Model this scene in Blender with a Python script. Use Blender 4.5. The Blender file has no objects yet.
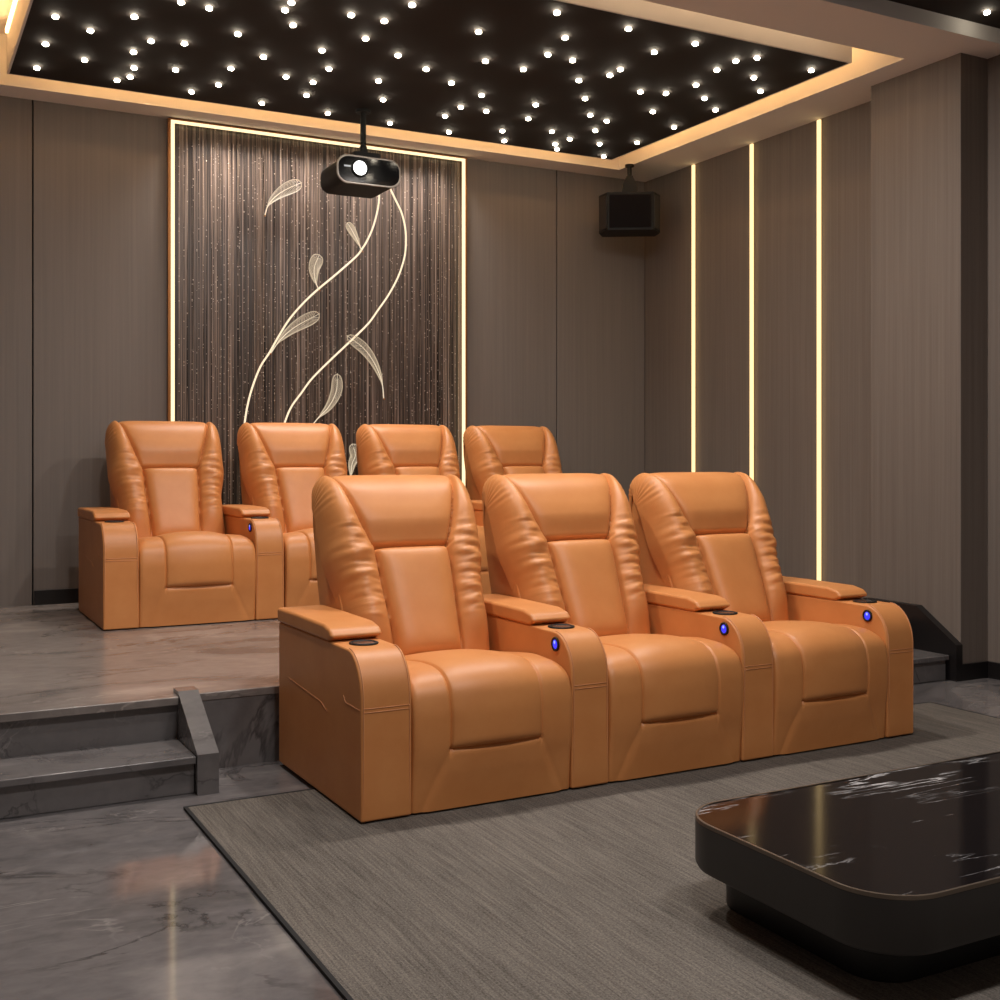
import bpy, bmesh, math, random
from mathutils import Vector, Matrix, noise
random.seed(7)
S = bpy.context.scene
C = S.collection
PI = math.pi

# ------------------------------------------------------------------ materials
def srgb(r, g, b):
    return tuple(((v/255/12.92) if v/255 <= .04045 else ((v/255+.055)/1.055)**2.4) for v in (r, g, b)) + (1,)

class NT:
    def __init__(s, name):
        s.m = bpy.data.materials.new(name); s.m.use_nodes = True
        s.t = s.m.node_tree; s.n = s.t.nodes; s.b = s.n['Principled BSDF']
    def new(s, typ, **kw):
        nd = s.n.new(typ)
        for k, v in kw.items():
            if k in nd.inputs: nd.inputs[k].default_value = v
            else: setattr(nd, k, v)
        return nd
    def link(s, a, b): s.t.links.new(a, b)
    def coord(s, scale=(1, 1, 1), rot=(0, 0, 0), kind='Object'):
        tc = s.new('ShaderNodeTexCoord'); mp = s.new('ShaderNodeMapping')
        mp.inputs['Scale'].default_value = scale; mp.inputs['Rotation'].default_value = rot
        s.link(tc.outputs[kind], mp.inputs['Vector']); return mp.outputs['Vector']
    def noise(s, vec, scale, detail=4, rough=.55, dist=0):
        nd = s.new('ShaderNodeTexNoise')
        nd.inputs['Scale'].default_value = scale; nd.inputs['Detail'].default_value = detail
        nd.inputs['Roughness'].default_value = rough; nd.inputs['Distortion'].default_value = dist
        s.link(vec, nd.inputs['Vector']); return nd.outputs['Fac']
    def ramp(s, fac, stops):
        nd = s.new('ShaderNodeValToRGB'); e = nd.color_ramp.elements
        while len(e) < len(stops): e.new(.5)
        for x, (p, c) in zip(e, stops): x.position = p; x.color = c
        s.link(fac, nd.inputs['Fac']); return nd.outputs['Color']
    def mix(s, fac, a, b, mode='MIX'):
        nd = s.new('ShaderNodeMix'); nd.data_type = 'RGBA'; nd.blend_type = mode
        for sock, v in ((nd.inputs[0], fac), (nd.inputs[6], a), (nd.inputs[7], b)):
            if hasattr(v, 'is_output'): s.link(v, sock)
            else: sock.default_value = v
        return nd.outputs[2]
    def bump(s, h, strength, dist):
        nd = s.new('ShaderNodeBump'); nd.inputs['Strength'].default_value = strength
        nd.inputs['Distance'].default_value = dist
        s.link(h, nd.inputs['Height']); s.link(nd.outputs['Normal'], s.b.inputs['Normal']); return nd
    def set(s, **kw):
        for k, v in kw.items():
            k = k.replace('_', ' ')
            if hasattr(v, 'is_output'): s.link(v, s.b.inputs[k])
            else: s.b.inputs[k].default_value = v
        return s

def plain(name, col, rough=.5, metal=0, **kw):
    t = NT(name); t.set(Base_Color=col, Roughness=rough, Metallic=metal)
    for k, v in kw.items(): t.set(**{k: v})
    v = t.coord(); n = t.noise(v, 90, 2); t.bump(n, .03, .002)
    return t.m

def glow(name, col, k, mis=True):
    t = NT(name)
    t.set(Base_Color=(.02, .02, .02, 1), Roughness=.4, Emission_Color=col, Emission_Strength=k)
    if not mis:
        t.m.cycles.emission_sampling = 'NONE'
    return t.m

def mk_leather(name, col, dark):
    t = NT(name); v = t.coord()
    n1 = t.noise(v, 7, 4, .6); n2 = t.noise(v, 380, 2, .6)
    c = t.ramp(n1, [(.3, dark), (.7, col)])
    t.set(Base_Color=c, Roughness=.44, Specular_IOR_Level=.5)
    t.bump(n2, .22, .0016)
    return t.m

def mk_marble(name, base, light, dark, rough, rot=.6, sc=1.0):
    t = NT(name); v = t.coord((sc, sc*1.7, sc), (0, 0, rot))
    n1 = t.noise(v, 1.0, 6, .52, 1.2)
    c = t.ramp(n1, [(.36, dark), (.47, base), (.55, base), (.66, light)])
    fine = t.noise(v, 14, 5, .6, .4)
    c = t.mix(.22, c, t.ramp(fine, [(.3, dark), (.7, light)]))
    n2 = t.noise(v, .75, 7, .60, 1.9)
    vein = t.ramp(n2, [(.478, (0, 0, 0, 1)), (.5, (1, 1, 1, 1)), (.511, (0, 0, 0, 1))])
    msk = t.ramp(t.noise(v, 1.9, 3, .5, .4), [(.46, (0, 0, 0, 1)), (.62, (.75, .75, .75, 1))])
    c = t.mix(t.mix(1.0, vein, msk, 'MULTIPLY'), c, tuple(x*.4 for x in dark[:3]) + (1,))
    n4 = t.noise(v, .9, 6, .58, 1.6)
    v2 = t.ramp(n4, [(.55, (0, 0, 0, 1)), (.556, (.55, .55, .55, 1)), (.566, (0, 0, 0, 1))])
    msk2 = t.ramp(t.noise(v, 1.4, 3, .5, .2), [(.50, (0, 0, 0, 1)), (.62, (1, 1, 1, 1))])
    c = t.mix(t.mix(1.0, v2, msk2, 'MULTIPLY'), c, tuple(min(1, x*1.35) for x in light[:3]) + (1,))
    t.set(Base_Color=c, Roughness=rough, Specular_IOR_Level=.5)
    return t.m

def mk_wall(name, c1, c2, rough=.6):
    t = NT(name); v = t.coord((1, 1, .012))
    n = t.noise(v, 60, 5, .65); n2 = t.noise(t.coord((1, 1, .35)), 1.1, 2)
    c = t.ramp(n, [(.3, c1), (.7, c2)])
    c = t.mix(.3, c, t.ramp(n2, [(.3, c1), (.7, c2)]))
    t.set(Base_Color=c, Roughness=rough, Specular_IOR_Level=.3)
    t.bump(n, .12, .002)
    return t.m

def mk_rug():
    t = NT('woven_rug')
    rib = t.noise(t.coord((1, .03, 1)), 150, 3, .7)
    n = t.noise(t.coord((1, .6, 1)), 230, 3, .75)
    n2 = t.noise(t.coord((1, .5, 1)), 2.2, 5, .65)
    h = t.mix(.6, rib, n)
    c = t.ramp(h, [(.37, srgb(58, 54, 50)), (.63, srgb(138, 129, 120))])
    c = t.mix(.35, c, t.ramp(n2, [(.3, srgb(74, 69, 64)), (.7, srgb(116, 108, 100))]), 'MIX')
    t.set(Base_Color=c, Roughness=.95, Specular_IOR_Level=.1)
    t.bump(h, .5, .005)
    return t.m

def mk_black_marble():
    t = NT('black_marble')
    def vein(scale, rot, dist, lo, w, stretch):
        n = t.noise(t.coord((.55, stretch, 1), (0, 0, rot)), scale, 9, .6, dist)
        return t.ramp(n, [(lo-w, (0, 0, 0, 1)), (lo, (1, 1, 1, 1)), (lo+w*1.6, (0, 0, 0, 1))])
    a = vein(1.0, .1, .35, .52, .0055, 5.0)
    m = t.ramp(t.noise(t.coord(), 2.6, 3), [(.46, (0, 0, 0, 1)), (.62, (1, 1, 1, 1))])
    a = t.mix(1.0, a, m, 'MULTIPLY')
    c = t.mix(a, (.0035, .003, .004, 1), (.62, .60, .60, 1))
    t.set(Base_Color=c, Roughness=.10, Specular_IOR_Level=.22)
    return t.m

def mk_stripes():
    t = NT('striped_backing'); v = t.coord((1, 1, .004))
    n = t.noise(v, 62, 6, .78); n2 = t.noise(t.coord((1, 1, .3)), 2.0, 3)
    c = t.ramp(n, [(.34, srgb(14, 12, 11)), (.49, srgb(70, 59, 54)), (.58, srgb(132, 114, 104)), (.69, srgb(196, 178, 165))])
    t.set(Base_Color=c, Roughness=.35, Specular_IOR_Level=.5)
    t.bump(n, .3, .004)
    return t.m

def mk_beads():
    t = NT('crystal_beads')
    n = t.noise(t.coord((1, 1, .02)), 55, 3, .7)
    c = t.ramp(n, [(.40, srgb(30, 24, 22)), (.66, srgb(180, 158, 142))])
    t.set(Base_Color=c, Roughness=.25, Metallic=.2, Specular_IOR_Level=.6)
    return t.m

M = {}
M['leather'] = mk_leather('orange_leather', srgb(207, 138, 80), srgb(198, 127, 70))
M['stitch'] = plain('leather_piping', srgb(206, 140, 92), .5)
M['floor'] = mk_marble('grey_marble_floor', srgb(104, 99, 99), srgb(140, 133, 130), srgb(72, 69, 69), .07)
M['platform'] = mk_marble('grey_marble_platform', srgb(136, 126, 120), srgb(166, 155, 147), srgb(98, 91, 88), .24, .25)
M['stair'] = mk_marble('grey_marble_stair', srgb(108, 103, 102), srgb(126, 120, 118), srgb(88, 84, 84), .18, .3, 1.3)
M['wall'] = mk_wall('taupe_wall_panel', srgb(116, 107, 101), srgb(130, 120, 113))
M['ribbed'] = mk_wall('taupe_ribbed_panel', srgb(106, 95, 87), srgb(126, 114, 105))
M['soffit'] = plain('pale_plaster', srgb(240, 236, 232), .9, Specular_IOR_Level=.1)
M['gap'] = plain('black_gap', (.006, .005, .005, 1), .7)
M['base'] = plain('black_baseboard', (.010, .008, .008, 1), .35)
M['rug'] = mk_rug()
M['rugedge'] = plain('black_binding', (.012, .011, .011, 1), .9)
M['bmarble'] = mk_black_marble()
M['table'] = plain('dark_lacquer', srgb(42, 39, 38), .42)
M['tabletrim'] = plain('bronze_rim', srgb(120, 108, 96), .35, .8)
M['tablebase'] = plain('black_lacquer', srgb(16, 15, 15), .4)
M['star'] = plain('black_star_cloth', srgb(34, 26, 23), .85)
M['starlight'] = glow('star_glow', (1, .88, .68, 1), 46)
M['led'] = glow('warm_led', (1, .70, .32, 1), 1.75)
M['ledframe'] = glow('warm_white_led', (1, .78, .44, 1), 1.6)
M['cove'] = glow('cove_led', (1, .56, .22, 1), 13)
M['coveb'] = glow('cove_led_soft', (1, .70, .42, 1), 6)
M['tube'] = glow('tube_glow', (1, .80, .55, 1), 1.15)
M['feather'] = glow('feather_glow', (1, .78, .52, 1), .55, False)
M['quill'] = glow('quill_glow', (1, .83, .60, 1), .9, False)
M['bronze'] = plain('bronze_trim', srgb(150, 98, 50), .4, .6)
M['black'] = plain('black_plastic', (.010, .009, .009, 1), .55, Specular_IOR_Level=.25)
M['dgrey'] = plain('dark_grey_plastic', srgb(48, 42, 40), .45)
M['silver'] = plain('silver_plastic', srgb(140, 132, 124), .3, .6)
M['gloss'] = plain('black_gloss', (.006, .006, .007, 1), .08)
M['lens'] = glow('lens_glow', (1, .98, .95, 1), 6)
M['white'] = glow('white_mark', (1, 1, 1, 1), .5, False)
M['blue'] = glow('blue_glow', (.03, .04, 1, 1), 1.1, False)
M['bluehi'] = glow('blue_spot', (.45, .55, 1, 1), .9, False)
M['chrome'] = plain('brushed_steel', srgb(170, 165, 160), .25, 1)
M['speaker'] = plain('speaker_cloth', srgb(20, 16, 18), .8, Specular_IOR_Level=.12)
M['stripes'] = mk_stripes()
M['beads'] = mk_beads()
M['crystal'] = plain('cut_crystal', srgb(205, 190, 176), .25, 0)

# ------------------------------------------------------------------ mesh helpers
def obj(name, bm, mat, parent=None, smooth=False, bevel=0, seg=2, angle=40):
    me = bpy.data.meshes.new(name)
    bmesh.ops.recalc_face_normals(bm, faces=bm.faces)
    bm.to_mesh(me); bm.free()
    me.materials.append(M[mat] if isinstance(mat, str) else mat)
    o = bpy.data.objects.new(name, me); C.objects.link(o)
    if parent: o.parent = parent
    if smooth:
        for p in me.polygons: p.use_smooth = True
    if bevel:
        md = o.modifiers.new('bevel', 'BEVEL'); md.width = bevel; md.segments = seg
        md.limit_method = 'ANGLE'; md.angle_limit = math.radians(angle)
        md.harden_normals = True
        for p in me.polygons: p.use_smooth = True
    return o

def box(bm, x0, x1, y0, y1, z0, z1):
    v = [bm.verts.new((x, y, z)) for x in (x0, x1) for y in (y0, y1) for z in (z0, z1)]
    for f in ((0, 1, 3, 2), (4, 6, 7, 5), (0, 4, 5, 1), (2, 3, 7, 6), (0, 2, 6, 4), (1, 5, 7, 3)):
        bm.faces.new([v[i] for i in f])
    return bm

def boxes(*bs):
    bm = bmesh.new()
    for b in bs: box(bm, *b)
    return bm

def prism(pts, a0, a1, axis='x', bm=None):
    """closed outline swept straight along an axis: pts are the two other coordinates"""
    bm = bm or bmesh.new()
    def p(u, v, a):
        return {'x': (a, u, v), 'y': (u, a, v), 'z': (u, v, a)}[axis]
    A = [bm.verts.new(p(u, v, a0)) for u, v in pts]; B = [bm.verts.new(p(u, v, a1)) for u, v in pts]
    n = len(pts)
    for i in range(n):
        bm.faces.new((A[i], A[(i+1) % n], B[(i+1) % n], B[i]))
    bm.faces.new(A); bm.faces.new(B[::-1])
    return bm

def tube(pts, r, n=8, bm=None, closed=False, taper=None):
    bm = bm or bmesh.new()
    pts = [Vector(p) for p in pts]; rings = []
    N = len(pts); ref = None
    for i, p in enumerate(pts):
        a = pts[(i-1) % N] if (closed or i) else p; b = pts[(i+1) % N] if (closed or i < N-1) else p
        t = (b-a).normalized()
        if ref is None: ref = Vector((0, 0, 1)) if abs(t.z) < .9 else Vector((0, 1, 0))
        u = t.cross(ref).normalized(); w = t.cross(u).normalized(); ref = -w if False else ref
        rr = r*(taper[i] if taper else 1)
        rings.append([bm.verts.new(p + rr*(math.cos(2*PI*k/n)*u + math.sin(2*PI*k/n)*w)) for k in range(n)])
    for i in range(N if closed else N-1):
        A, B = rings[i], rings[(i+1) % N]
        for k in range(n): bm.faces.new((A[k], A[(k+1) % n], B[(k+1) % n], B[k]))
    if not closed:
        bm.faces.new(rings[0][::-1]); bm.faces.new(rings[-1])
    return bm

def cyl(c, r, h, axis='z', n=24, r2=None, bm=None):
    bm = bm or bmesh.new(); r2 = r if r2 is None else r2
    def q(a, rr, d):
        x, y = rr*math.cos(a), rr*math.sin(a)
        o = {'z': (x, y, d), 'y': (x, d, y), 'x': (d, x, y)}[axis]
        return Vector(c) + Vector(o)
    A = [bm.verts.new(q(2*PI*k/n, r, 0)) for k in range(n)]; B = [bm.verts.new(q(2*PI*k/n, r2, h)) for k in range(n)]
    for k in range(n): bm.faces.new((A[k], A[(k+1) % n], B[(k+1) % n], B[k]))
    bm.faces.new(A[::-1]); bm.faces.new(B)
    return bm

def ring(c, r0, r1, h, axis='z', n=28):
    bm = bmesh.new(); R = []
    for rr, d in ((r1, 0), (r1, h*.7), ((r0+r1)/2, h), (r0, h*.7), (r0, 0)):
        row = []
        for k in range(n):
            a = 2*PI*k/n; x, y = rr*math.cos(a), rr*math.sin(a)
            row.append(bm.verts.new(Vector(c) + Vector({'z': (x, y, d), 'y': (x, d, y), 'x': (d, x, y)}[axis])))
        R.append(row)
    for i in range(5):
        A, B = R[i], R[(i+1) % 5]
        for k in range(n): bm.faces.new((A[k], A[(k+1) % n], B[(k+1) % n], B[k]))
    return bm

def rrect(x0, x1, y0, y1, r, n=8):
    out = []
    for cx, cy, a0 in ((x1-r, y0+r, -PI/2), (x1-r, y1-r, 0), (x0+r, y1-r, PI/2), (x0+r, y0+r, PI)):
        for k in range(n+1):
            a = a0 + PI/2*k/n; out.append((cx+r*math.cos(a), cy+r*math.sin(a)))
    return out

def smooth_path(pts, m):
    """Catmull-Rom through pts, m samples evenly spaced by arc length"""
    P = [Vector(p) for p in pts]; P = [2*P[0]-P[1]] + P + [2*P[-1]-P[-2]]
    dense = []
    for i in range(1, len(P)-2):
        for k in range(24):
            t = k/24
            dense.append(.5*((2*P[i]) + (P[i+1]-P[i-1])*t + (2*P[i-1]-5*P[i]+4*P[i+1]-P[i+2])*t*t + (3*P[i]-P[i-1]-3*P[i+1]+P[i+2])*t**3))
    dense.append(P[-2]); L = [0]
    for a, b in zip(dense, dense[1:]): L.append(L[-1]+(b-a).length)
    out = []; j = 0
    for k in range(m):
        s = L[-1]*k/(m-1)
        while j < len(L)-2 and L[j+1] < s: j += 1
        f = (s-L[j])/max(1e-9, L[j+1]-L[j]); out.append(dense[j].lerp(dense[j+1], min(1, f)))
    return out

def tag(o, label, cat, group=None, kind=None):
    o['label'] = label; o['category'] = cat
    if group: o['group'] = group
    if kind: o['kind'] = kind
    return o

def thing(name, label, cat, loc=(0, 0, 0), rz=0, group=None):
    o = bpy.data.objects.new(name, None); C.objects.link(o); o.empty_display_size = .1
    o.location = loc; o.rotation_euler = (0, 0, rz)
    return tag(o, label, cat, group)

def struct(name, bm, mat, parent=None, **kw):
    o = obj(name, bm, mat, parent, **kw)
    if not parent: o['kind'] = 'structure'
    return o

def dup(root, loc, label, skip=()):
    r = root.copy(); C.objects.link(r); r.location = loc; r['label'] = label
    for ch in list(root.children):
        if ch in skip: continue
        c = ch.copy(); C.objects.link(c); c.parent = r
        for g in list(ch.children):
            d = g.copy(); C.objects.link(d); d.parent = c
    return r

# ------------------------------------------------------------------ room sizes (metres)
YB, XR, ZC, PZ = 7.17, 5.04, 3.20, .283      # back wall, right wall, soffit height, platform height
XL, YF = -1.3, -1.6

struct('floor', boxes((XL-.1, XR+.1, YF-.1, 4.30, -.12, 0)), 'floor')
bm = prism([(XL, 4.235), (3.88, 4.235), (3.88, 4.44), (XR, 4.44), (XR, YB), (XL, YB)], 0, PZ-.03, 'z')
struct('platform', bm, 'stair')
# platform top slab, with a small nosing over the two short stairs
bm = prism([(XL, 4.205), (.93, 4.205), (.93, 4.232), (3.88, 4.232), (3.88, 4.42), (4.835, 4.42), (4.835, 4.75), (XR, 4.75), (XR, YB), (XL, YB)], PZ-.03, PZ, 'z')
struct('platform_floor', bm, 'platform', bevel=.004)
bm = boxes((XL, .93, 3.965, 4.235, 0, .105), (XL, .93, 3.94, 4.236, .105, .130))
struct('stair_step', bm, 'stair', bevel=.004)
bm = boxes((3.88, 4.79, 4.16, 4.44, 0, .105), (3.88, 4.79, 4.137, 4.44, .105, .130))
struct('stair_step', bm, 'stair', bevel=.004)
struct('stair_curb', prism([(3.93, 0), (3.93, .137), (4.225, .299), (4.30, .299), (4.30, 0)], .931, 1.004, 'x'), 'stair')

# back wall: five upright panels with narrow gaps over a black backing
bm = bmesh.new()
xs = [XL, -.45, .753, 1.53, 3.535, 4.27, XR]
for a, b in zip(xs, xs[1:]):
    if abs(a-1.53) < 1e-6: continue
    box(bm, a+.004, b-.004, YB, YB+.04, -.1, ZC+.3)
struct('wall_back', bm, 'wall', bevel=.003)
struct('wall_backing', boxes((XL-.1, XR+.1, YB+.035, YB+.14, -.1, ZC+.3)), 'gap')
struct('wall_right', boxes((XR, XR+.12, YF, YB+.1, -.1, ZC+.3)), 'ribbed')
struct('wall_right_column', boxes((4.84, XR, 4.11, 4.72, 0, ZC+.02)), 'ribbed', bevel=.004)
struct('wall_left', boxes((XL-.12, XL, YF, YB+.1, -.1, ZC+.3)), 'wall')
struct('wall_front', boxes((XL, XR, YF-.12, YF, -.1, ZC+.3)), 'wall')
struct('baseboard_back', boxes((.76, 1.53, YB-.012, YB, PZ, PZ+.085), (3.535, XR, YB-.012, YB, PZ, PZ+.085)), 'base', bevel=.002)
struct('baseboard_right', boxes((XR-.012, XR, YF, 4.11, 0, .085), (4.84, XR, 4.098, 4.11, 0, .085)), 'base', bevel=.002)
struct('trim_1', prism([(4.098, 0), (4.098, .185), (4.36, .357), (4.73, .357), (4.73, 0)], 4.795, 4.84, 'x'), 'base')

# ceiling: soffit ring with a deep recess that holds the star panel
OX0, OX1, OY0, OY1 = .39, 4.66, 4.31, 6.95
bm = boxes((XL, OX0, 3.93, YB, ZC, ZC+.06), (OX1, XR, 3.93, YB, ZC, ZC+.06),
           (OX0, OX1, OY1, YB, ZC, ZC+.06), (OX0, OX1, 3.93, OY0, ZC, ZC+.06))
struct('ceiling', bm, 'soffit')
bm = boxes((OX0-.03, OX0, OY0, OY1, ZC+.06, ZC+.28), (OX1, OX1+.03, OY0, OY1, ZC+.06, ZC+.28),
           (OX0-.03, OX1+.03, OY1, OY1+.03, ZC+.06, ZC+.28), (OX0-.03, OX1+.03, OY0-.03, OY0, ZC+.06, ZC+.28),
           (OX0-.03, OX1+.03, OY0-.03, OY1+.03, ZC+.28, ZC+.32))
recess = struct('ceiling_recess', bm, 'soffit')
struct('ceiling_fascia', boxes((XL, XR, 3.93, 3.96, ZC+.06, ZC+.10)), 'soffit')
struct('ceiling_front', boxes((XL, XR, YF, 3.96, ZC+.10, ZC+.16)), 'soffit')

# ------------------------------------------------------------------ star ceiling
SX0, SX1, SY0, SY1 = .59, 4.452, 4.495, 6.735
root = thing('star_ceiling', 'big black ceiling panel dotted with warm star lights above the back row', 'star ceiling', (2.52, 5.6, ZC))
obj('panel', boxes((SX0-2.52, SX1-2.52, SY0-5.6, SY1-5.6, 0, .012)), 'star', root)
w = .012
obj('panel_side', boxes((SX0-w-2.52, SX0-2.52, SY0-w-5.6, SY1+w-5.6, 0, .26), (SX1-2.52, SX1+w-2.52, SY0-w-5.6, SY1+w-5.6, 0, .26),
    (SX0-2.52, SX1-2.52, SY1-5.6, SY1+w-5.6, 0, .26), (SX0-2.52, SX1-2.52, SY0-w-5.6, SY0-5.6, 0, .26)), 'soffit', root)['label'] = 'pale upright rim of the panel'
STARS = [(0.701, 5.736), (1.026, 5.564), (0.873, 5.846), (0.704, 6.142), (1.159, 5.854), (1.112, 6.054), (1.313, 5.811), (0.911, 6.295), (0.708, 6.543), (1.16, 6.302), (1.169, 6.462), (1.117, 6.555), (1.361, 6.232), (1.522, 6.566), (1.179, 5.288), (1.308, 5.299), (1.512, 5.559), (1.715, 5.817), (1.913, 6.067), (1.622, 5.159), (1.621, 5.06), (1.712, 5.32), (1.911, 5.073), (2.076, 5.069), (2.081, 5.325), (1.949, 5.586), (2.074, 5.835), (2.072, 6.087), (2.114, 6.323), (2.316, 5.473), (2.379, 5.895), (2.529, 6.197), (2.338, 6.595), (2.745, 6.614), (1.933, 6.588), (1.614, 6.07), (1.625, 6.372), (2.112, 4.828), (2.529, 5.597), (2.53, 4.985), (2.75, 5.339), (2.746, 5.74), (2.986, 5.359), (2.992, 5.857), (2.987, 6.115), (3.155, 6.115), (2.982, 6.322), (3.151, 6.623), (3.437, 6.44), (3.557, 6.639), (3.451, 6.132), (2.739, 4.598), (2.94, 4.857), (2.987, 5.103), (3.142, 5.116), (3.342, 5.376), (3.544, 5.634), (3.744, 5.894), (3.948, 6.156), (4.146, 6.413), (4.341, 6.663), (3.9, 5.953), (3.146, 4.612), (3.44, 5.118), (3.443, 5.223), (3.752, 5.381), (4.343, 6.268), (3.911, 6.402), (3.721, 6.307), (3.889, 6.549), (3.963, 6.651), (3.352, 5.869), (3.444, 4.818), (3.553, 4.624), (3.896, 4.729), (3.96, 4.639), (3.898, 4.886), (4.153, 4.892), (4.342, 5.058), (4.343, 4.655), (3.954, 5.138), (4.144, 5.307), (4.342, 5.456), (4.342, 5.864), (3.895, 5.336), (4.034, 5.658)]
bm = bmesh.new(); bmesh.ops.create_uvsphere(bm, u_segments=10, v_segments=6, radius=.0155)
for v in bm.verts: v.co.z = v.co.z*.6-.009
star0 = obj('star_light', bm, 'starlight', root, smooth=True)
star0.location = (STARS[0][0]-2.52, STARS[0][1]-5.6, 0)
for x, y in STARS[1:]:
    c = star0.copy(); C.objects.link(c); c.parent = root; c.location = (x-2.52, y-5.6, 0)
root2 = thing('star_ceiling', 'second black star panel in the near ceiling at the top right corner', 'star ceiling', (4.0, 3.0, ZC+.075))
obj('panel', boxes((-2.6, .92, -1.2, .93, 0, .012)), 'star', root2)
for x, y in ((4.657, 3.801),):
    c = star0.copy(); C.objects.link(c); c.parent = root2; c.location = (x-4.0, y-3.0, 0)

# LED strips hidden on the star panel's rim light the recess
def edge_light(b, mat, parent):
    ox, oy, oz = parent.location
    return obj('edge_light', boxes((b[0]-ox, b[1]-ox, b[2]-oy, b[3]-oy, b[4]-oz, b[5]-oz)), mat, parent)
for b in ((SX0+.1, SX1-.1, SY1+w, SY1+w+.012, ZC+.20, ZC+.222), (SX1+w, SX1+w+.012, SY0, SY1-.05, ZC+.20, ZC+.222),
          (SX0-w-.012, SX0-w, SY0+.1, SY1-.05, ZC+.20, ZC+.222)):
    edge_light(b, 'cove', root)['label'] = 'warm light strip along the rim'
edge_light((SX0+.1, SX1-.1, OY0, OY0+.012, ZC+.20, ZC+.222), 'coveb', recess)

# ------------------------------------------------------------------ light lines on the walls
g = 'tall light lines on the right wall'
for y, lb in ((6.556, 'tall thin warm light line on the right wall nearest the hanging speaker'),
              (5.936, 'middle one of three tall warm light lines on the right wall'),
              (5.316, 'tall thin warm light line on the right wall nearest the column')):
    t = thing('wall_light_line', lb, 'light strip', (XR, y, PZ), group=g)
    obj('housing', boxes((-.012, 0, -.005, .005, 0, ZC-PZ-.004)), 'bronze', t)
    obj('diffuser', boxes((-.024, -.012, -.013, .013, .01, ZC-PZ-.01)), 'led', t)

t = thing('wall_light_border', 'warm white light outlining the feather panel on back wall', 'light frame', (2.53, YB, PZ))
x0, x1, zt = 1.541-2.53, 3.506-2.53, 3.182-PZ
for b in ((x0-.010, x0+.010, -.042, -.03, .02, zt), (x1-.010, x1+.010, -.042, -.03, .02, zt), (x0+.011, x1-.011, -.042, -.03, zt-.017, zt)):
    obj('light_bar', boxes(b), 'ledframe', t)
obj('trim', boxes((x0-.027, x0-.011, -.036, -.002, 0, zt+.01), (x1+.011, x1+.027, -.036, -.002, 0, zt+.01), (x0-.011, x1+.011, -.036, -.002, zt, zt+.01)), 'bronze', t)

# ------------------------------------------------------------------ feather panel
t = obj('wall_panel', boxes((-.985, .985, -.006, .008, .01, 3.18-PZ)), 'stripes'); t.location = (2.53, YB+.02, PZ)
tag(t, 'dark brown vertically streaked panel behind the crystal strands', 'wall panel')
bm = bmesh.new(); zt = 3.15-PZ
x = -.96
rnd = random.Random(3)
while x < .96:
    x += rnd.choice((.007, .010, .014, .02, .03))
    y = -.03+rnd.uniform(-.012, .012); r = rnd.choice((.0012, .0016, .0024, .003))
    A = [bm.verts.new((x+r*math.cos(k*PI*2/3), y+r*math.sin(k*PI*2/3), .03)) for k in range(3)]
    B = [bm.verts.new((x+r*math.cos(k*PI*2/3), y+r*math.sin(k*PI*2/3), zt)) for k in range(3)]
    for k in range(3): bm.faces.new((A[k], A[(k+1) % 3], B[(k+1) % 3], B[k]))
    for _ in range(rnd.randint(26, 70)):
        z = .05+(zt-.1)*rnd.random()**2.5; q = rnd.uniform(.0018, .0040)
        P = [bm.verts.new((x+dx*q, y-.003+dy*q, z+dz*q*1.2)) for dx, dy, dz in ((1, 0, 0), (-1, 0, 0), (0, 1, 0), (0, -1, 0), (0, 0, 1), (0, 0, -1))]
        for i, j in ((0, 2), (2, 1), (1, 3), (3, 0)):
            bm.faces.new((P[i], P[j], P[4])).material_index = 1; bm.faces.new((P[j], P[i], P[5])).material_index = 1
t = obj('bead_curtain', bm, 'beads'); t.data.materials.append(M['crystal']); t.location = (2.53, YB, PZ)
tag(t, 'fine crystal bead strands hanging in front of the streaked panel', 'bead curtain', kind='stuff')

YT = 7.095
CA = [(2.862, 2.98), (2.867, 2.891), (2.867, 2.825), (2.854, 2.745), (2.824, 2.64), (2.783, 2.55), (2.749, 2.496), (2.708, 2.442), (2.568, 2.314), (2.447, 2.21), (2.353, 2.119), (2.262, 2.013), (2.19, 1.899), (2.129, 1.791), (2.074, 1.706), (2.03, 1.599), (1.998, 1.492), (1.977, 1.382), (1.96, 1.243), (1.954, 1.107), (1.965, .9), (1.99, .6), (2.0, .283)]
CB = [(2.92, 2.99), (2.946, 2.912), (2.986, 2.837), (3.029, 2.755), (3.055, 2.653), (3.059, 2.55), (3.046, 2.453), (3.003, 2.33), (2.935, 2.207), (2.858, 2.099), (2.794, 2.012), (2.677, 1.897), (2.538, 1.767), (2.409, 1.639), (2.338, 1.545), (2.275, 1.46), (2.235, 1.372), (2.196, 1.244), (2.171, 1.106), (2.16, .9), (2.16, .6), (2.16, .283)]
for pts, lb in ((CA, 'left one of two glowing curved light tubes on the crystal panel'), (CB, 'right one of two glowing curved light tubes on the crystal panel')):
    ox, oz = pts[-1]
    P = smooth_path([(x-ox, 0, z-oz) for x, z in pts], 120)
    t = thing('light_tube', lb, 'light tube', (ox, YT, oz), group='curved light tubes on the crystal panel')
    obj('tube', tube(P, .0062, 8), 'tube', t, smooth=True)

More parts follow.
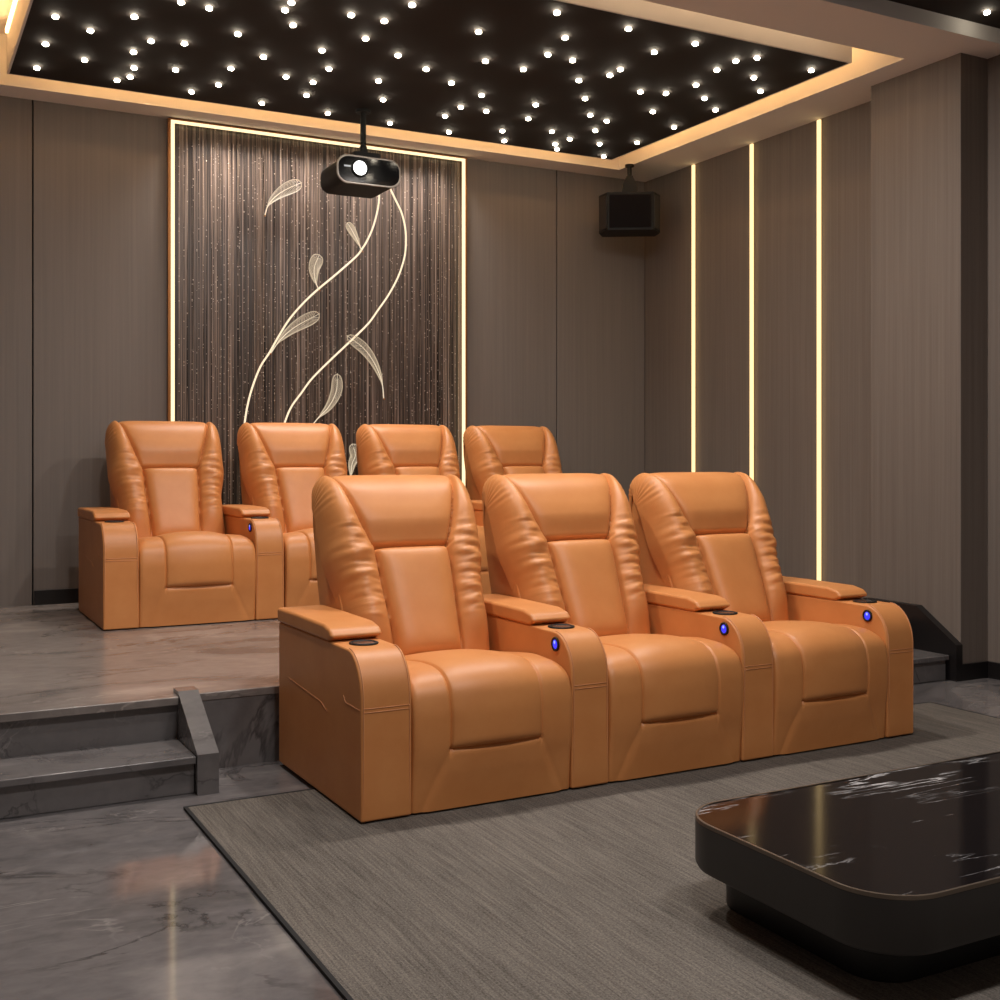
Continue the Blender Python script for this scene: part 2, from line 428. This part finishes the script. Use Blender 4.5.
FE = [([(2.097, 2.645), (2.119, 2.716), (2.171, 2.778), (2.242, 2.83), (2.334, 2.878)], .045, 'glowing wire feather floating alone at the upper left of the crystal panel'),
      ([(2.746, 2.474), (2.712, 2.542), (2.677, 2.604), (2.643, 2.653)], .030, 'glowing wire feather standing highest on the left curved tube, below the projector'),
      ([(2.453, 2.2), (2.427, 2.262), (2.42, 2.344), (2.453, 2.43)], .047, 'upright rounded wire feather midway along the left curved tube'),
      ([(2.132, 1.783), (2.196, 1.874), (2.294, 1.961), (2.453, 2.053)], .045, 'long slanted wire feather lowest on the left curved tube'),
      ([(2.897, 1.519), (2.883, 1.63), (2.83, 1.753), (2.753, 1.848), (2.643, 1.921)], .040, 'drooping wire feather hanging to the right of the right curved tube'),
      ([(2.40, 1.33), (2.44, 1.38), (2.52, 1.465), (2.568, 1.563), (2.575, 1.672)], .042, 'wire feather rising above the second back row recliner'),
      ([(2.663, .96), (2.674, 1.085), (2.698, 1.15), (2.677, 1.221)], .040, 'wire feather showing between the second and third back row recliners')]
for pts, hw, lb in FE:
    ox, oz = pts[0]; y = -.010
    P = smooth_path([(x-ox, y, z-oz) for x, z in pts], 34)
    t = thing('feather', lb, 'feather', (ox, YT, oz), group='wire feathers on the crystal panel')
    n = len(P)
    obj('quill', tube(P, .0034, 6, taper=[1.1-.7*i/(n-1) for i in range(n)]), 'quill', t, smooth=True)
    bm = bmesh.new()
    def off(i, s):
        tt = (P[min(n-1, i+1)]-P[max(0, i-1)]).normalized(); nn = Vector((-tt.z, 0, tt.x)); u = i/(n-1)
        v = max(0, (u-.2)/.8); w_ = v**.7*max(0, 1-v**5)**.5*1.05
        return P[i] + nn*s*hw*1.15*w_, tt
    for s in (1, -1):
        edge = [off(i, s)[0] for i in range(7, n)] + [P[-1]+(P[-1]-P[-2])*.4]
        tube(edge, .0026, 5, bm)
        for i in range(8, n-1):
            a = P[max(0, i-3)]; b, tt = off(i, s)
            tube([a, a.lerp(b, .55)-tt*.002, b+tt*.004], .0016, 4, bm)
    obj('vane', bm, 'feather', t)
    bm = bmesh.new(); bmesh.ops.create_uvsphere(bm, u_segments=8, v_segments=6, radius=.006)
    for v in bm.verts: v.co += P[0]+Vector((0, -.006, 0))
    obj('base_bead', bm, 'bronze', t, smooth=True)  # small added bead on the quill base; it fastens nothing

# ------------------------------------------------------------------ projector
t = thing('projector', 'black ceiling projector with a bright white lens hung from the star panel', 'projector', (2.485, 6.30, 2.716))
zt = ZC-2.716
obj('ceiling_plate', cyl((.025, .16, zt-.018), .045, .018, n=20), 'black', t)
obj('pole', cyl((.025, .16, .2), .017, zt-.21, n=16), 'black', t, smooth=False)
bm = prism(rrect(-.06, .11, .08, .24, .02, 4), .165, .215, 'z')
bm = prism([(-.005, .215), (.055, .215), (.043, .27), (.007, .27)], .145, .175, 'y', bm)
obj('bracket', bm, 'black', t, bevel=.004)
def stad(w_, h_, r, n=10):
    return rrect(-w_/2, w_/2, 0, h_, r, n)
obj('body', prism([(x, z) for x, z in stad(.372, .158, .06)],   .012, .33, 'y'), 'black', t, bevel=.012, seg=3)
bm = prism(stad(.395, .168, .067), 0, .014, 'y')
obj('bezel', bm, 'silver', t, bevel=.004)['label'] = 'silver rim'
bm = prism([(x*.955, .0825+(z-.0825)*.87) for x, z in stad(.395, .168, .067)], -.004, .004, 'y')
obj('front_panel', bm, 'gloss', t, bevel=.002)
obj('lens_ring', ring((-.06, -.004, .093), .041, .052, -.012, 'y'), 'black', t)
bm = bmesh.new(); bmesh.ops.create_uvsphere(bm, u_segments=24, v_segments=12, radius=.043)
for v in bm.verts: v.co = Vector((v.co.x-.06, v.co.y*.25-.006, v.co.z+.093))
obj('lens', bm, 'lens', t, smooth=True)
obj('mark', boxes((-.155, -.115, -.0055, -.004, .094, .103)), 'white', t)['label'] = 'small pale mark left of the lens'

# ------------------------------------------------------------------ speaker
t = thing('speaker', 'dark box speaker hung in the ceiling corner by the back wall', 'speaker', (4.635, 6.78, 2.715), -.55)
pl = [(-.16, -.10), (.16, -.10), (.215, .02), (.19, .15), (-.19, .15), (-.215, .02)]
obj('cabinet', prism(pl, 0, .27, 'z'), 'black', t, bevel=.006)
obj('grille', boxes((-.145, .145, -.105, -.098, .02, .25)), 'speaker', t, bevel=.004)
for s in (-1, 1):
    bm = boxes((-.055, .055, -.004, .004, .02, .25))
    bm.transform(Matrix.Translation((s*.1885, -.042, 0)) @ Matrix.Rotation(s*1.14, 4, 'Z'))
    obj('side_grille', bm, 'dgrey', t, bevel=.002)
obj('bracket', prism([(-.055, .27), (.055, .27), (.05, .34), (.02, .40), (-.02, .40), (-.05, .34)], -.02, .06, 'y'), 'black', t, bevel=.004)
obj('pole', cyl((0, .02, .39), .016, ZC-2.715-.39, n=14), 'black', t)
obj('ceiling_plate', cyl((0, .02, ZC-2.715-.014), .032, .014, n=18), 'black', t)

# ------------------------------------------------------------------ rug and table
t = thing('rug', 'large grey ribbed rug with black edge under the front row and table', 'rug', (0, 0, 0))
RX0, RX1, RY0, RY1 = .855, 4.27, -.4, 3.80
obj('pile', boxes((RX0+.012, RX1-.012, RY0, RY1-.012, 0, .009)), 'rug', t)
obj('binding', boxes((RX0, RX0+.012, RY0, RY1, 0, .0095), (RX1-.012, RX1, RY0, RY1, 0, .0095), (RX0+.012, RX1-.012, RY1-.012, RY1, 0, .0095)), 'rugedge', t)['label'] = 'black bound edge'

t = thing('coffee_table', 'low black coffee table with rounded corners and white-veined marble top', 'coffee table', (2.45, 2.04, .0105))
TX0, TX1, TY0, TY1 = 1.764-2.45, 3.17-2.45, 1.675-2.04, 2.395-2.04
def loft(rings_):
    bm = bmesh.new(); R = [[bm.verts.new((x, y, z)) for x, y in pts] for pts, z in rings_]
    n = len(R[0])
    for A, B in zip(R, R[1:]):
        for k in range(n): bm.faces.new((A[k], A[(k+1) % n], B[(k+1) % n], B[k]))
    bm.faces.new(R[0][::-1]); bm.faces.new(R[-1]); return bm
def rr(i, r=.15): return rrect(TX0+i, TX1-i, TY0+i, TY1-i, max(.02, r-i), 12)
obj('slab', loft([(rr(.02), .112), (rr(.006), .116), (rr(0), .128), (rr(0), .232)]), 'table', t, bevel=.002)
obj('base', loft([(rrect(1.87-2.45, 3.05-2.45, 1.795-2.04, 2.372-2.04, .10, 10), z) for z in (0, .114)]), 'tablebase', t, bevel=.003)
bm = bmesh.new()
A = [[bm.verts.new((x, y, z)) for x, y in rr(i)] for i, z in ((0, .232), (.001, .2405), (.007, .2405), (.007, .232))]
n = len(A[0])
for a, b in zip(A, A[1:] + A[:1]):
    for k in range(n): bm.faces.new((a[k], a[(k+1) % n], b[(k+1) % n], b[k]))
obj('rim', bm, 'tabletrim', t)['label'] = 'thin bronze rim'
obj('marble_top', loft([(rr(.007), .232), (rr(.007), .2385)]), 'bmarble', t)['label'] = 'glossy black marble with white veins'

# ------------------------------------------------------------------ recliner
HS, AW = .295, .155            # half seat width, arm width
def gauss(x, s): return math.exp(-(x/s)**2)
def sm(a, b, x):
    t_ = min(1, max(0, (x-a)/(b-a))); return t_*t_*(3-2*t_)

def surface(profile, us, m, disp, region, names, side=1):
    """padded surface: profile (y,z) swept over the widths us, displaced along its normal; split into one bmesh per region"""
    P = smooth_path([(0, y, z) for y, z in profile], m)
    N = []
    L = [0]
    for a, b in zip(P, P[1:]): L.append(L[-1]+(b-a).length)
    for i in range(m):
        tt = (P[min(m-1, i+1)]-P[max(0, i-1)]).normalized(); N.append(Vector((0, -tt.z, tt.y))*side)
    co = [[None]*len(us) for _ in range(m)]; rg = {}
    for i in range(m):
        for j, u in enumerate(us):
            d, du = disp(u, L[i], L[-1], P[i])
            co[i][j] = P[i] + N[i]*d + Vector((u+du, 0, 0))
    out = {k: bmesh.new() for k in names}; vm = {k: {} for k in names}
    for i in range(m-1):
        for j in range(len(us)-1):
            k = region((us[j]+us[j+1])/2, (L[i]+L[i+1])/2, L[-1], P[i].lerp(P[i+1], .5))
            f = []
            for a, b in ((i, j), (i, j+1), (i+1, j+1), (i+1, j)):
                if (a, b) not in vm[k]: vm[k][(a, b)] = out[k].verts.new(co[a][b])
                f.append(vm[k][(a, b)])
            out[k].faces.new(f)
    return out

def length_at(profile, m, test):
    P = smooth_path([(0, y, z) for y, z in profile], m); l = 0
    for a, b in zip(P, P[1:]):
        l += (b-a).length
        if test(b): return l
    return l

# --- seat: from the back of the cushion forward, over the nose and down the front
SEATP = [(.66, .382), (.50, .398), (.30, .424), (.165, .436), (.070, .430), (.012, .396), (-.010, .335), (-.013, .27), (-.010, .195), (-.001, .12), (.006, .006)]
l_pad = length_at(SEATP, 400, lambda p: p.y < .1 and p.z < .2)
l_nose = length_at(SEATP, 400, lambda p: p.y < .18)
l_end = length_at(SEATP, 400, lambda p: False)
PW = .168
def seat_disp(u, l, Lt, p):
    a = abs(u); d = 0
    # side rounding
    nb = math.exp(-((l-l_nose-.06)/.10)**2); e = .02+.035*nb; t_ = max(0, (a-(HS-e))/e); d -= (.010+.026*nb)*(1-math.sqrt(max(0, 1-t_*t_)))
    low = sm(l_pad-.05, l_end, l)
    # crowned cushion
    d += .016*(1-(a/HS)**2)*sm(.02, .2, l)*(1-low)
    seam = sm(l_nose-.20, l_nose-.10, l)
    if l < l_pad+.03:
        d -= .0075*gauss(a-PW, .0045)*seam*(1 if l < l_pad else max(0, 1-(l-l_pad)/.03))
        if a < PW:
            q = 1-(a/PW)**3
            d += .015*q*sm(l_nose-.42, l_nose-.16, l)*(1-sm(l_pad-.035, l_pad, l)**2)
    # groove under the pad
    d -= .014*gauss(l-l_pad, .0055)*sm(PW+.012, PW-.006, a)
    # lower panel: raised trapezoid widening to the bottom
    if l > l_pad:
        k = (l-l_pad)/(l_end-l_pad); hw = PW+.09*k
        d += .0065*sm(hw+.012, hw-.03, a)*sm(0, .08, l-l_pad)
        d -= .0025*gauss(a-hw-.004, .005)
    if a > HS-.0006: d = -.06
    return d, 0
def seat_region(u, l, Lt, p):
    return 'seat_pad' if abs(u) < PW and l_nose-.12 < l < l_pad else 'seat'
def frange(a, b, n): return [a+(b-a)*i/n for i in range(n+1)]
us_seat = sorted(set([round(x, 5) for x in frange(-HS+.0008, HS-.0008, 84)] + [s*(PW+k) for s in (-1, 1) for k in (-.008, -.004, 0, .004, .008)] + [s*(HS-k) for s in (-1, 1) for k in (.0004, .004, .007, .011, .016)]))

# --- back: from the seat up over the headrest and down behind it
BACKP = [(.50, .33), (.525, .42), (.565, .54), (.605, .66), (.650, .795), (.678, .87), (.702, .94), (.735, 1.006), (.785, 1.042), (.850, 1.047), (.910, 1.022), (.944, .965), (.950, .88), (.945, .80)]
BACKP = [(y+.11*(z-.6), z) for y, z in BACKP]      # recline
lb0 = length_at(BACKP, 400, lambda p: p.z > .40)
lbh = length_at(BACKP, 400, lambda p: p.z > .795)
lbc = length_at(BACKP, 400, lambda p: p.y-.11*(p.z-.6) > .79)
lbe = length_at(BACKP, 400, lambda p: False)
def cush_w(l): return .132+(.150-.132)*sm(lb0, lbh, l)
def head_w(l):
    q = min(1, max(0, (l-lbh)/(lbc-lbh))); return .152+.098*(q**.85)
def inner_w(l): return cush_w(l) if l < lbh else head_w(l)
def half_w(l, p):
    return .288+.033*sm(.62, .80, p.z)
def back_disp(u, l, Lt, p):
    W = half_w(l, p)-.031*sm(lbc+.02, lbe-.07, l); s = 1 if u > 0 else -1
    a = abs(u)/.325; x = a*W; d = 0; hw = inner_w(l)
    e = .085; t_ = max(0, (x-(W-e))/e); d -= (.125-.085*sm(lbc, lbe-.05, l))*(1-math.sqrt(max(0, 1-t_*t_)))
    over = 1-sm(lbc-.02, lbe, l)
    if x < hw:
        q = x/hw
        if l < lbh:
            b = (l-lb0)/(lbh-lb0)
            d += .052*(1-q**5)**.6*(1-abs(2*min(1, max(0, b))-1)**8)**.6
        else:
            k = (l-lbh)
            d += (.030*(1-q**7)**.6)*(sm(-.008, .11, k))*(1-.55*sm(.1, lbc-lbh, k))*max(.25, over)
    else:
        q = (x-hw)/max(.02, W-hw); h = p.z
        up = sm(.36, .55, h)*(1-.5*sm(.9, 1.04, h))*max(.2, over)
        d += .050*up*max(0, 1-abs(2*min(1, q*.9+.05)-1)**2.6)
        # gathered folds across the side roll
        m_ = sm(.50, .60, h)*(1-sm(.84, .93, h))*math.sin(PI*min(1, max(0, q)))**.7
        fold = noise.noise((l*36+.5*q, q*1.2, 3.7*s)) + .5*noise.noise((l*74-.8*q, q*2.0, 9.1*s))
        d += .0118*m_*fold
        # small pinched creases at the top outer corner
        m2 = sm(.93, .98, h)*sm(.45, .8, q)
        d += .004*m2*math.sin(2*PI*(l/.03+q*.8))
    # seams
    d -= .013*gauss(x-hw, .007)*(1-.4*sm(lbc-.03, lbc+.06, l))
    if x < hw+.01: d -= .026*gauss(l-lbh, .010)
    return d, s*(x-abs(u))
def back_region(u, l, Lt, p):
    W = half_w(l, p); x = abs(u)/.325*W
    if x < inner_w(l): return 'back_cushion' if l < lbh else 'headrest'
    return 'side_roll_l' if u < 0 else 'side_roll_r'
us_back = [-.325+.65*i/128 for i in range(129)]

def make_recliner(label):
    r = thing('recliner', label, 'recliner')
    # seat
    sp = surface(SEATP, us_seat, 120, seat_disp, seat_region, ('seat', 'seat_pad'), -1)
    obj('seat', sp['seat'], 'leather', r, smooth=True)
    obj('seat_pad', sp['seat_pad'], 'leather', r, smooth=True)
    obj('base', prism([(.05, .006), (.05, .36), (.40, .365), (.78, .365), (.78, .006)], -HS+.002, HS-.002, 'x'), 'leather', r)
    # backrest
    shell_o = [(.585, .36), (.62, .50), (.685, .70), (.735, .86), (.775, .95), (.81, .985), (.89, .985), (.935, .93), (.937, .86), (.905, .62), (.858, .42), (.83, .30), (.83, .12), (.60, .12)]
    shell_o = [(y+.11*(z-.6), z) for y, z in shell_o]
    bk = obj('backrest', prism(shell_o, -.288, .288, 'x'), 'leather', r, bevel=.012, seg=3)
    sp = surface(BACKP, us_back, 190, back_disp, back_region, ('back_cushion', 'headrest', 'side_roll_l', 'side_roll_r'))
    obj('back_cushion', sp['back_cushion'], 'leather', bk, smooth=True)
    obj('headrest', sp['headrest'], 'leather', bk, smooth=True)
    obj('side_roll', sp['side_roll_l'], 'leather', bk, smooth=True)
    obj('side_roll', sp['side_roll_r'], 'leather', bk, smooth=True)
    arms = []
    for s in (-1, 1):
        x0, x1 = (HS, HS+AW) if s > 0 else (-HS-AW-.02, -HS)
        out = [(.82, .004), (.82, .521), (.30, .525), (.12, .524)]
        for k in range(1, 13):
            a = PI/2*k/12; out.append((.12-.12*math.sin(a), .374+.15*math.cos(a)))
        out += [(0, .30), (0, .004)]
        arm = obj('armrest', prism(out, x0+.0015, x1-.0015, 'x'), 'leather', r, bevel=.007, seg=3, angle=30)
        # seam piping along both edges of the rounded front, and across it
        bm = bmesh.new()
        front = out[3:]
        for xx in (x0+.010, x1-.010):
            tube([(xx, y-.0015 if z < .35 else y-.001*1, z+(.0012 if z > .4 else 0)) for y, z in front], .0022, 6, bm)
        for dz in (0, .012):
            tube([(x, -.0008, .342+dz) for x in frange(x0+.011, x1-.011, 6)], .0016, 6, bm)
        obj('seam', bm, 'stitch', arm, smooth=True)
        if s < 0:
            bm = bmesh.new(); xx = x0+.0012
            tube([(xx, .70, .335), (xx, .36, .312), (xx, .30, .290)], .0012, 6, bm)
            tube([(xx, .15, .372), (xx, .13, .352), (xx, .01, .350)], .0012, 6, bm)
            obj('side_seam', bm, 'stitch', arm, smooth=True)
        pad = [(.825, .522), (.285, .524), (.245, .543), (.272, .566), (.33, .577), (.60, .578), (.825, .575)]
        obj('armrest_pad', prism(pad, x0-.004, x1+.004, 'x'), 'leather', arm, bevel=.012, seg=4, angle=25)
        cx = (x0+x1)/2
        obj('cup_holder', ring((cx, .192, .5245), .036, .048, .006), 'black', arm, smooth=True)
        obj('cup_well', cyl((cx, .192, .5242), .037, .0035), 'chrome', arm)
        if s > 0:
            xx = x0+.001
            obj('button_ring', ring((xx, .103, .482), .0165, .0245, -.007, 'x'), 'black', arm, smooth=True)
            bm = bmesh.new(); bmesh.ops.create_uvsphere(bm, u_segments=16, v_segments=10, radius=.0175)
            for v in bm.verts: v.co = Vector((xx-.001+v.co.x*.3, v.co.y+.103, v.co.z+.482))
            obj('button', bm, 'blue', arm, smooth=True)['label'] = 'glowing blue button'
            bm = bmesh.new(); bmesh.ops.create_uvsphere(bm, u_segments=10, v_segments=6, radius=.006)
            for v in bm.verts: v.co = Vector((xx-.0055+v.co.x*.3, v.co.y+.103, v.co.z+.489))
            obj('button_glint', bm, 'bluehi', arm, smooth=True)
        arms.append(arm)
    for x in (-.38, .38):
        for y in (.06, .70):
            if True:
                f = obj('foot', cyl((x, y, 0), .025, .005, n=14), 'black', r)
                if x < 0: arms.append(f)
    return r, arms

FL = ['orange leather recliner at the left end of the front row, nearest the stairs',
      'orange leather recliner in the middle of the front row',
      'orange leather recliner at the right end of the front row, before the tall light lines']
BL = ['orange leather recliner at the left end of the raised back row',
      'orange leather recliner second from the left in the raised back row',
      'orange leather recliner third from the left in the raised back row',
      'orange leather recliner at the right end of the raised back row']
pitch = .7455
proto, arms = make_recliner(FL[0])
skip = (arms[0],) + tuple(arms[2:])
proto['group'] = 'front row recliners'
FX, FY, RZ = 1.314+AW+HS, 3.372, .0105
TILT = math.radians(.55)         # the front row stands slightly askew to the room
def front(i):
    k = (i-2)*pitch; return (FX+2*pitch+k*math.cos(TILT), FY+k*math.sin(TILT), RZ)
proto.location = front(0); proto.rotation_euler.z = TILT
for i in (1, 2):
    dup(proto, front(i), FL[i], skip)['group'] = 'front row recliners'
BX, BY = .965+AW+HS, 5.94
for i in range(4):
    c = dup(proto, (BX+i*.754, BY, PZ+.001), BL[i], skip if i else ()); c['group'] = 'back row recliners'; c.rotation_euler.z = 0

# ------------------------------------------------------------------ lamps
def area(name, loc, size, power, col, rot=(0, 0, 0), size_y=None, spread=None):
    l = bpy.data.lights.new(name, 'AREA'); l.energy = power; l.color = col; l.size = size
    if size_y: l.shape = 'RECTANGLE'; l.size_y = size_y
    else: l.shape = 'DISK'
    if spread: l.spread = math.radians(spread)
    o = bpy.data.objects.new(name, l); C.objects.link(o); o.location = loc; o.rotation_euler = rot
    return o
warm = (1, .93, .87); neutral = (1, .98, .97)
for x, y, p in ((1.2, 1.2, 34), (2.3, 1.2, 32), (1.5, 2.75, 66), (2.4, 2.75, 62)):
    area('downlight', (x, y, ZC+.09), .4, p, neutral)
for x in (.9, 2.2, 3.2):
    area('soffit_downlight', (x, 4.12, ZC-.01), .14, 30, warm)
area('panel_downlight', (2.53, 6.98, ZC-.012), 1.7, 22, warm, (math.radians(4), 0, 0), .05, spread=110)
area('front_fill', (1.9, YF+.03, 1.6), 2.6, 26, (1, .98, .96), (-PI/2, 0, 0), 1.4)  # added soft fill from the front wall; no screen stands there

w_ = bpy.data.worlds.new('World'); S.world = w_; w_.use_nodes = True
w_.node_tree.nodes['Background'].inputs[0].default_value = (.9, .85, .8, 1)
w_.node_tree.nodes['Background'].inputs[1].default_value = .02

# ------------------------------------------------------------------ camera
cam = bpy.data.cameras.new('Camera'); co = bpy.data.objects.new('Camera', cam); C.objects.link(co)
co.location = (0, 0, 1.15); co.rotation_euler = (PI/2, 0, -math.radians(27.97))
cam.sensor_width = 36; cam.lens = 1158/1000*36; cam.shift_y = -.045; cam.clip_start = .05
S.camera = co
S.view_settings.view_transform = 'Standard'; S.view_settings.look = 'None'
S.view_settings.gamma = 1; S.view_settings.use_curve_mapping = False
S.view_settings.exposure = 0
S.cycles.max_bounces = 8; S.cycles.diffuse_bounces = 4; S.cycles.use_denoising = True
S.cycles.sample_clamp_indirect = 6
